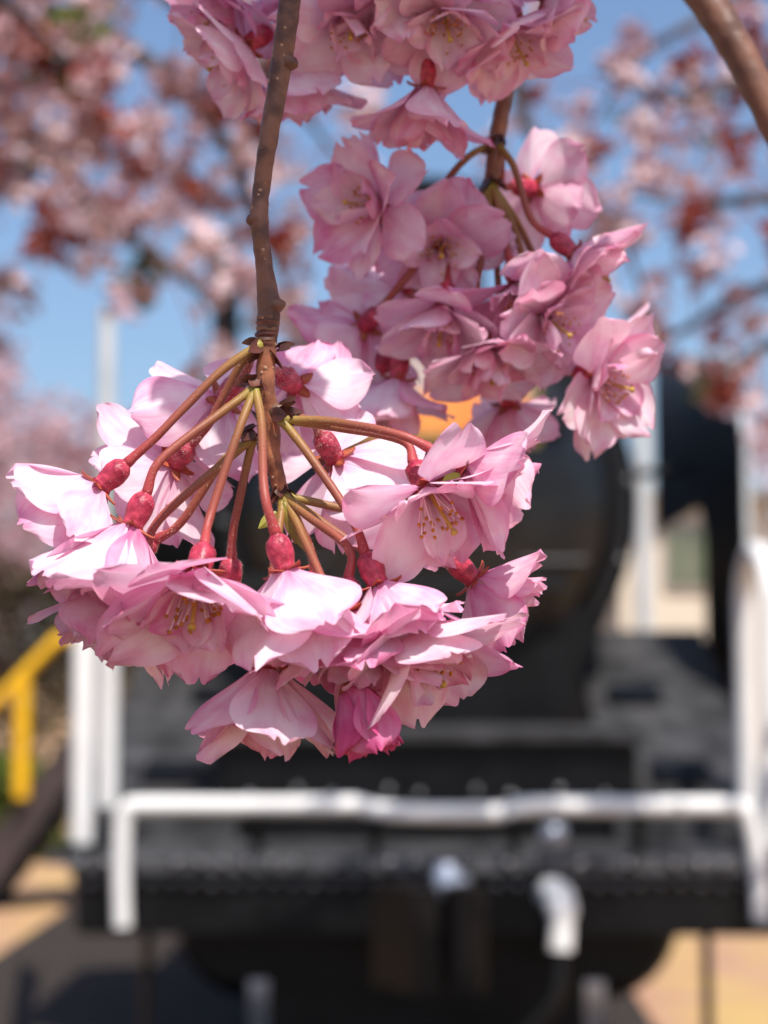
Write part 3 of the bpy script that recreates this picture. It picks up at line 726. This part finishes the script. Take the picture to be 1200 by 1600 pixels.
# hose with white end, white lamp knob, hanging rod, steps
x, y, z = zx(875, 1440, 4.9)
b = MB(); b.tube(spline([(x-.03,5.0,z+.06),(x-.01,4.93,z+.07),(x+.005,4.9,z+.02),(x,4.89,z-.07)], 5), [.034]*6+[.04]*5+[.03]*5, 12); hs = part(b, 'hose_coupling', M['white'])
b = MB(); b.tube(spline([(x,4.89,z-.07),(x-.03,4.86,z-.2),(x-.2,4.85,z-.34),(x-.34,4.9,z-.28)], 6), .022, 10); o = part(b, 'hose', M['black']); o.parent = hs
x, y, z = zx(864, 1303, 4.95); b = MB(); b.lathe((x,4.97,z),(0,-1,0),[(0,.02),(.02,.036),(.04,.036),(.06,.02),(.065,.002)],16); part(b, 'lamp_iron', M['steel'])
x, y, z = zx(718, 1380, 4.94); b = MB(); b.lathe((x,4.98,z),(0,-1,0),[(0,.03),(.02,.03),(.035,.02),(.04,.002)],16); part(b, 'release_knob', M['steel'])
for s in (-1, 1):
    x = s*.725; b = MB(); b.tube([(x,5.06,.93),(x,5.06,.30)], .014, 8); b.box(x-.11,x+.09,5.0,5.14,.30,.32); part(b, 'front_step', M['black'], smooth=False)
# cylinders and leading wheels, frame, rear wheels
for s in (-1, 1):
    b = MB(); b.lathe((s*.63, 7.1, .70), (0,1,0), [(0,.22),(.02,.27),(.05,.29),(.95,.29),(1.0,.25)], 36); part(b, 'cylinder', M['black'])
    b = MB(); b.lathe((s*.47, 7.03-.02, .53), (s,0,0), [(0,.44),(.02,.43),(.13,.42),(.131,.36),(.10,.34),(.10,.1),(.14,.09),(.15,.02)], 40)
    wh = part(b, 'leading_wheel', M['steel'])
    for k in range(4):
        b = MB(); b.lathe((s*.47, 9.2+k*1.5, .70+.09), (s,0,0), [(0,.72),(.02,.70),(.13,.69),(.131,.62),(.08,.60),(.08,.14),(.16,.12),(.17,.02)], 40); part(b, 'driving_wheel', M['black'])
b = MB(); b.box(-.42,.42,5.2,14.3,.55,1.12); part(b, 'main_frame', M['black'], smooth=False)
# smoke deflectors
pr = [(6.2,1.12),(6.2,2.34),(6.5,2.66),(8.6,3.0),(8.6,2.22),(7.25,2.22),(7.1,2.1),(7.1,1.5)]
b = MB(); b.prism([(1.03,y,z) for y, z in pr], (.014,0,0)); dr = part(b, 'smoke_deflector', M['black'], smooth=False)
b = MB(); b.tube([(1.037,6.19,1.2),(1.037,6.19,2.34),(1.037,6.49,2.67),(1.037,7.4,2.815)], .011, 8); o = part(b, 'edge_trim', M['pale']); o.parent = dr
def lx(y): return -1.035 - (y-6.2)*.166
b = MB(); b.prism([(lx(y),y,z) for y, z in pr], (-.014,0,0)); dl = part(b, 'smoke_deflector', M['black'], smooth=False)
pz = PY(165, 480, 6.18).z
b = MB(); b.tube([(-1.035,6.175,1.2),(-1.035,6.175,2.34),(-1.04,6.19,pz)], .027, 10); o = part(b, 'edge_trim', M['pale']); o.parent = dl
for s in (-1, 1):
    b = MB(); b.tube([(s*.68, 7.6, 2.35), (s*1.06, 7.6, 2.42)], .02, 8); part(b, 'deflector_stay', M['black'])
# track
M['rust'] = mat('rail_steel', (0.16, 0.11, 0.09), .5, .5, metal=.5, var=.3, scale=20)
for s in (-1, 1):
    b = MB(); b.box(s*.565-.032, s*.565+.032, -6, 25, .10, .115); b.box(s*.565-.06, s*.565+.06, -6, 25, .0905, .0995)
    tag(b.build('rail', M['rust'], smooth=False), 'steel running rail under the locomotive wheels', 'rail', 'rails of the track')

# ------------------------------------------------------------------ platform stair with yellow handrail, left of the locomotive
M['yellow'] = mat('yellow_paint', (0.80, 0.44, 0.01), .4, .5, var=.08, scale=6)
M['darkwood'] = mat('dark_steel_stair', (0.05, 0.035, 0.035), .6, .4, var=.3, scale=8)
st = thing('platform_stair', 'dark steel stair with bright yellow handrail climbing beside the locomotive', 'stair', (-2.9, 13, 0))
SI = Matrix.Translation((-2.9, 13, 0)).inverted()
a0 = PY(115, 1140, 13); a1 = PY(0, 1290, 13); dd_ = (a1-a0); k_ = -a1.z/dd_.z; low = a1 + dd_*k_
for y in (12.95, 13.85):
    b = MB(); b.prism([(a0.x+.0,y,a0.z),(low.x,y,.004),(low.x+.32,y,.004),(a0.x+.0,y,a0.z-.33)], (0,.05,0)); b.build('stringer', M['darkwood'], st, False, SI)
for k in range(7):
    f = (k+.5)/7; p = low.lerp(a0, f); b = MB(); b.box(p.x-.0, p.x+.26, 13.0, 13.85, p.z-.10, p.z-.07); b.build('tread', M['darkwood'], st, False, SI)
b = MB(); b.box(a0.x, a0.x+.75, 12.95, 13.9, a0.z-.10, a0.z-.02); b.build('landing', M['darkwood'], st, False, SI)
for x in (a0.x+.05, a0.x+.7):
    for y in (13.0, 13.85): b = MB(); b.box(x-.04, x+.04, y-.04, y+.04, .004, a0.z-.101); b.build('leg', M['darkwood'], st, False, SI)
h0 = PY(92, 998, 12.9); h1 = PY(-2, 1094, 12.9)
for y in (12.9,):
    b = MB(); b.tube([(h0.x+.5,y,h0.z+.02),(h0.x,y,h0.z),(h1.x,y,h1.z),(h1.x-.35,y,h1.z-.36)], .045, 10); b.build('handrail', M['yellow'], st, True, SI)
    for px, py in ((36, 1060),(-90,1190)):
        q = PY(px, py, 12.9); zb = a0.z + (q.x-a0.x)*(a1.z-a0.z)/(a1.x-a0.x)
        b = MB(); b.tube([(q.x,y,q.z),(q.x,y,max(.02,zb-.02))], .055, 10); b.build('post', M['yellow'], st, True, SI)

# ------------------------------------------------------------------ buildings
M['render_wall'] = mat('cream_wall', (0.62, 0.54, 0.43), .8, .2, var=.06, scale=3)
M['greyroof'] = mat('grey_roof', (0.22, 0.22, 0.23), .6, .3, var=.1, scale=3)
M['winframe'] = mat('window_frame', (0.30, 0.28, 0.24), .5)
M['winglass'] = mat('window_glass', (0.10, 0.12, 0.07), .15, .6, var=.3, scale=2)
def house(label, x0, x1, y0, y1, h, roof, wins, cat='building'):
    t = thing('cream_building', label, cat, ((x0+x1)/2, y0, 0)); I = Matrix.Translation(((x0+x1)/2, y0, 0)).inverted()
    b = MB(); b.box(x0, x1, y0, y1, 0, h); wl = b.build('wall', M['render_wall'], t, False, I)
    b = MB(); b.box(x0-.3, x1+.3, y0-.3, y1+.3, h+.002, h+roof); b.build('roof', M['greyroof'], t, False, I)
    for (a, c, z0, z1) in wins:
        b = MB(); b.box(a-.08, c+.08, y0-.05, y0-.002, z0-.08, z1+.08); wf = b.build('window', M['winframe'], t, False, I)
        b = MB(); b.box(a, (a+c)/2-.03, y0-.07, y0-.052, z0, z1); b.build('pane', M['winglass'], wf, False, I)
        b = MB(); b.box((a+c)/2+.03, c, y0-.07, y0-.052, z0, z1); b.build('pane', M['winglass'], wf, False, I)
c0 = PY(968, 780, 24); c1 = PY(1150, 780, 24)
wa = PY(1048, 900, 24); wb = PY(1085, 830, 24)
house('cream walled building seen between the boiler and the right smoke deflector', c0.x, c1.x+.4, 24, 31, c0.z, .12, [(wa.x, wb.x+.15, wa.z-.1, wb.z), (wa.x+1.4, wb.x+1.5, wa.z-.1, wb.z), (wa.x, wb.x+.15, .5, 1.15)])
p = PY(1006, 900, 20); ptop = PY(1006, 560, 20)
t = thing('lamp_post', 'slim pale lamp post standing in front of the cream building', 'lamp post', (p.x, 20, 0)); I = Matrix.Translation((p.x, 20, 0)).inverted()
b = MB(); b.tube([(p.x,20,0),(p.x,20,ptop.z)], [.10,.075], 12); b.build('pole', M['pale'], t, True, I)
b = MB(); b.lathe((p.x,20,ptop.z),(0,0,1),[(0,.08),(.05,.16),(.25,.2),(.4,.12),(.42,.01)],16); b.build('lamp_head', M['white'], t, True, I)

# ------------------------------------------------------------------ blossoming trees behind
M['bark'] = mat('cherry_bark', (0.075, 0.06, 0.06), .8, .3, var=.4, scale=12, bump=.6, bscale=25)
def thin(name, col, tcol, tf, var):
    m = mat(name, col, .6, .3); n = m.node_tree.nodes; l = m.node_tree.links; b = n['Principled BSDF']
    gi = n.new('ShaderNodeNewGeometry'); rp = n.new('ShaderNodeValToRGB'); cr = rp.color_ramp
    cr.elements[0].color = (*var, 1); cr.elements[1].color = (*col, 1)
    l.new(gi.outputs['Random Per Island'], rp.inputs[0]); l.new(rp.outputs[0], b.inputs['Base Color'])
    tr = n.new('ShaderNodeBsdfTranslucent'); mx = n.new('ShaderNodeMix'); mx.data_type = 'RGBA'; mx.blend_type = 'MULTIPLY'; mx.inputs[0].default_value = 1
    l.new(rp.outputs[0], mx.inputs[6]); mx.inputs[7].default_value = (*tcol, 1); l.new(mx.outputs[2], tr.inputs[0])
    ms = n.new('ShaderNodeMixShader'); ms.inputs[0].default_value = tf
    l.new(b.outputs[0], ms.inputs[1]); l.new(tr.outputs[0], ms.inputs[2]); l.new(ms.outputs[0], n['Material Output'].inputs[0])
    return m
M['far_petal'] = thin('tree_petal', (0.84, 0.72, 0.73), (1, .85, .85), .3, (0.70, 0.50, 0.54))
M['far_petal2'] = thin('tree_petal_dusky', (0.62, 0.42, 0.45), (1, .8, .8), .3, (0.40, 0.24, 0.26))
M['bronze'] = thin('bronze_leaf', (0.36, 0.10, 0.05), (1, .7, .5), .3, (0.30, 0.04, 0.05))
M['green'] = thin('green_leaf', (0.16, 0.20, 0.03), (1, 1, .6), .35, (0.08, 0.12, 0.02))
M['hedge'] = thin('hedge_leaf', (0.12, 0.09, 0.05), (1, 1, .6), .3, (0.05, 0.035, 0.02))
def rot(rg): 
    v = Vector((rg.gauss(0,1), rg.gauss(0,1), rg.gauss(0,1))).normalized(); return v
def leafquad(b, c, s, rg, asp=.5, m=0):
    n = rot(rg); t = n.orthogonal().normalized(); a = rg.uniform(0, 6.28); u = n.cross(t); d = t*math.cos(a)+u*math.sin(a); e = n.cross(d)
    b.add([c - d*s*.5, c + e*s*asp*.5 + n*s*.08, c + d*s*.5, c - e*s*asp*.5 + n*s*.08], [(0,1,2,3)], m)
def tree(name, label, base, top, trunk_r, limbs, seed, clump=.05, per=9, step=.07, spread=.09, psize=.016, leaf=.25, green=.06, cat='tree', lr=.009, limb_clip=1.0):
    rg = random.Random(seed); base = Vector(base); top = Vector(top)
    t = thing(name, label, cat, base); I = Matrix.Translation(base).inverted()
    sp = spline([base, base.lerp(top, .4) + Vector((rg.uniform(-.05,.05), rg.uniform(-.05,.05), 0)), top], 6)
    b = MB(); b.tube(sp, [trunk_r*(1.35-.65*i/(len(sp)-1)) for i in range(len(sp))], 14, wob=.2, seed=seed); b.build('trunk', M['bark'], t, True, I)
    fl = MB(); lv = MB(); gr = MB()
    for li, pts in enumerate(limbs):
        sp = spline([top] + pts, 10); n = len(sp)
        b = MB(); b.tube(sp, [max(.004, lr*2.0*(1-i/n)**.8 + .002) for i in range(n)], 8, wob=.2, seed=li); b.build('limb', M['bark'], t, True, I)
        acc = 0
        for i in range(8, n-1):
            acc += (sp[i+1]-sp[i]).length
            while acc > step:
                acc -= step
                o = sp[i].lerp(sp[i+1], rg.random())
                c = o + Vector((rg.gauss(0, spread), rg.gauss(0, spread), rg.gauss(-.3*spread, spread)))
                # a twig to the clump
                tb = b_tw = MB(); 
                leafy = rg.random() < leaf; gg = rg.random() < green/max(leaf, .01); hue = 0 if rg.random() < .6 else 1
                for k in range(rg.randint(int(per*.6), int(per*1.4))):
                    q = c + rot(rg)*clump*rg.random()**.5
                    if leafy:
                        for _ in range(3): leafquad(gr if gg else lv, q + rot(rg)*.012, psize*rg.uniform(1.6, 2.8), rg, .5)
                        if rg.random() < .6: continue
                    if False:
                        (leafquad(gr, q, psize*rg.uniform(1.6, 2.6), rg, .45) if rg.random() < green/max(leaf,.01) else leafquad(lv, q, psize*rg.uniform(1.6, 2.8), rg, .45))
                    ax = rot(rg); t1 = ax.orthogonal().normalized(); t2 = ax.cross(t1)
                    for j in range(6):
                        a = 2*math.pi*j/6 + rg.uniform(-.2,.2); d = (t1*math.cos(a)+t2*math.sin(a))*.85 + ax*.5
                        e = ax.cross(d).normalized(); L = psize*rg.uniform(.8, 1.2)
                        fl.add([q, q + d*L*.6 + e*L*.4, q + d*L, q + d*L*.6 - e*L*.4], [(0,1,2,3)], hue)
                lv.tube([o, o.lerp(c, .5) + Vector((0,0,.01)), c], .002, 4, cap=False)
    tag(fl.build('blossoms', [M['far_petal'], M['far_petal2']], t, False, I, fixn=False), kind='stuff')
    if lv.f: tag(lv.build('bronze_leaves', M['bronze'], t, False, I, fixn=False), kind='stuff')
    if gr.f: tag(gr.build('green_leaves', M['green'], t, False, I, fixn=False), kind='stuff')
    return t
def LP(*q): return [P(a, b_, d) for a, b_, d in q]
tree('cherry_tree', 'cherry tree with pale pink blossom and reddish young leaves arching in left of the locomotive', (-2.1, 4.3, 0), (-1.9, 4.2, 2.2), .09, [
    LP((-150,150,3.6),(60,225,3.5),(150,330,3.5),(290,435,3.5),(340,490,3.6)),
    LP((-150,-30,4.0),(100,30,3.9),(250,110,3.8),(350,220,3.8),(400,340,3.8),(450,450,3.9),(490,570,4.0)),
    LP((-150,420,4.2),(0,440,4.2),(60,480,4.2)),
    LP((-100,-180,3.4),(150,-80,3.4),(300,20,3.5),(430,130,3.6),(540,260,3.8)),
    LP((-120,60,3.3),(30,60,3.2),(140,140,3.2),(200,230,3.3)),
    LP((-120,250,3.9),(20,260,3.9),(180,240,4.0),(330,300,4.0),(380,380,4.0)),
    LP((-100,-60,3.0),(0,0,3.0),(110,90,3.0)),
    ], 11, step=.026, per=13, spread=.075, clump=.05, leaf=.2, green=.03, psize=.019, lr=.012)
tree('cherry_tree', 'cherry tree with thinner blossom and rust red leaves arching in right of the locomotive', (1.75, 4.6, 0), (1.6, 4.5, 2.7), .09, [
    LP((900,-260,3.9),(790,-60,3.8),(815,165,3.7),(870,260,3.7),(960,350,3.7),(1010,470,3.8)),
    LP((1350,50,3.6),(1200,110,3.6),(1060,150,3.6),(930,110,3.7)),
    LP((1350,330,3.6),(1200,310,3.5),(1090,320,3.5),(980,300,3.6)),
    LP((1330,460,3.8),(1190,450,3.8),(1080,510,3.8),(1020,540,3.8)),
    LP((1330,-100,4.0),(1150,0,4.0),(1000,90,4.0),(930,190,4.1)),
    LP((1330,200,4.2),(1150,210,4.2),(1000,230,4.2)),
    LP((1330,520,3.7),(1200,540,3.7),(1120,590,3.7)),
    ], 23, step=.036, per=11, spread=.075, clump=.045, leaf=.34, green=.09, psize=.018)
# more distant trees
def far_tree(label, base, h, crown_c, crown_r, seed, n, petal, cat='tree', grp=None, psize=.11):
    rg = random.Random(seed); base = Vector(base); t = thing('distant_tree', label, cat, base, grp); I = Matrix.Translation(base).inverted()
    top = Vector(crown_c); b = MB(); sp = spline([base, base.lerp(top,.5)+Vector((rg.uniform(-.2,.2),0,0)), top], 6)
    b.tube(sp, [.2*(1.2-.8*i/(len(sp)-1)) for i in range(len(sp))], 12, wob=.2, seed=seed)
    for k in range(7):
        e = top + Vector((rg.uniform(-1,1)*crown_r[0], rg.uniform(-1,1)*crown_r[1], rg.uniform(-.3,.8)*crown_r[2]))*.8
        b.tube(spline([base.lerp(top, rg.uniform(.5,.95)), (base.lerp(top,.9)+e)/2 + Vector((0,0,.2)), e], 5), [.07*(1-.8*i/10) for i in range(11)], 6)
    b.build('trunk', M['bark'], t, True, I)
    f = MB()
    cl = [top + Vector((v.x*crown_r[0], v.y*crown_r[1], v.z*crown_r[2])) for v in [rot(rg)*rg.random()**.4 for _ in range(46)]]
    for k in range(n):
        c = rg.choice(cl); q = c + rot(rg)*rg.random()**.6*min(crown_r)*.36
        leafquad(f, q, psize*rg.uniform(.7,1.5), rg, .7)
    tag(f.build('crown', petal, t, False, I, fixn=False), kind='stuff')
far_tree('pink cherry tree in full bloom behind the yellow handrail', (-6.2, 21, 0), 5, (-5.6, 21, 3.6), (2.3, 1.8, 1.9), 5, 9000, M['far_petal2'])
far_tree('pale cherry tree further back at the left edge', (-9.5, 30, 0), 5, (-8.2, 30, 4.2), (2.6, 2.2, 2.6), 6, 9000, M['far_petal2'])
far_tree('yellow green tree far behind the left smoke deflector', (-6.0, 46, 0), 6, (-6.0, 46, 6.6), (1.3, 1.5, 2.2), 7, 5000, M['green'], psize=.2)
far_tree('green tree beside the cream building', (6.2, 26, 0), 5, (6.2, 26, 2.6), (1.5, 1.5, 2.0), 8, 7000, M['green'])
far_tree('pale cherry tree behind the cream building', (9, 40, 0), 6, (8.2, 40, 4), (3, 2.5, 2.4), 9, 8000, M['far_petal'])
def shrub(label, x0, x1, y0, y1, h, n, m, seed, s=.09):
    rg = random.Random(seed); base = Vector(((x0+x1)/2, (y0+y1)/2, 0)); t = thing('hedge', label, 'hedge', base); I = Matrix.Translation(base).inverted()
    f = MB()
    for k in range(n):
        x = rg.uniform(x0,x1); y = rg.uniform(y0,y1); z = h*(1-rg.random()**2.2*.98)*(.8+.25*noise.noise(Vector((x*.9,y*.9,seed))))
        leafquad(f, Vector((x,y,max(.03,z))), s*rg.uniform(.7,1.5), rg, .6)
    tag(f.build('leaves', m, t, False, I, fixn=False), kind='stuff')
    b = MB()
    for k in range(14):
        x = rg.uniform(x0+.1,x1-.1); y = rg.uniform(y0+.1,y1-.1); b.tube([(x,y,.0),(x+.05,y,h*.4),(x-.03,y,h*.7)], [.03,.02,.01], 6)
    tag(b.build('stems', M['bark'], t, True, I), kind='stuff')
shrub('brown leafless hedge behind the yellow handrail', -9, -3.2, 17.2, 18.2, 3.1, 18000, M['hedge'], 3)
shrub('low green shrub at the foot of the brown hedge', -4.1, -3.1, 16.2, 16.9, .95, 2500, M['green'], 4)
shrub('long clipped dark hedge far behind the locomotive', -30, 30, 60, 62, 2.6, 14000, M['hedge'], 5, .3)
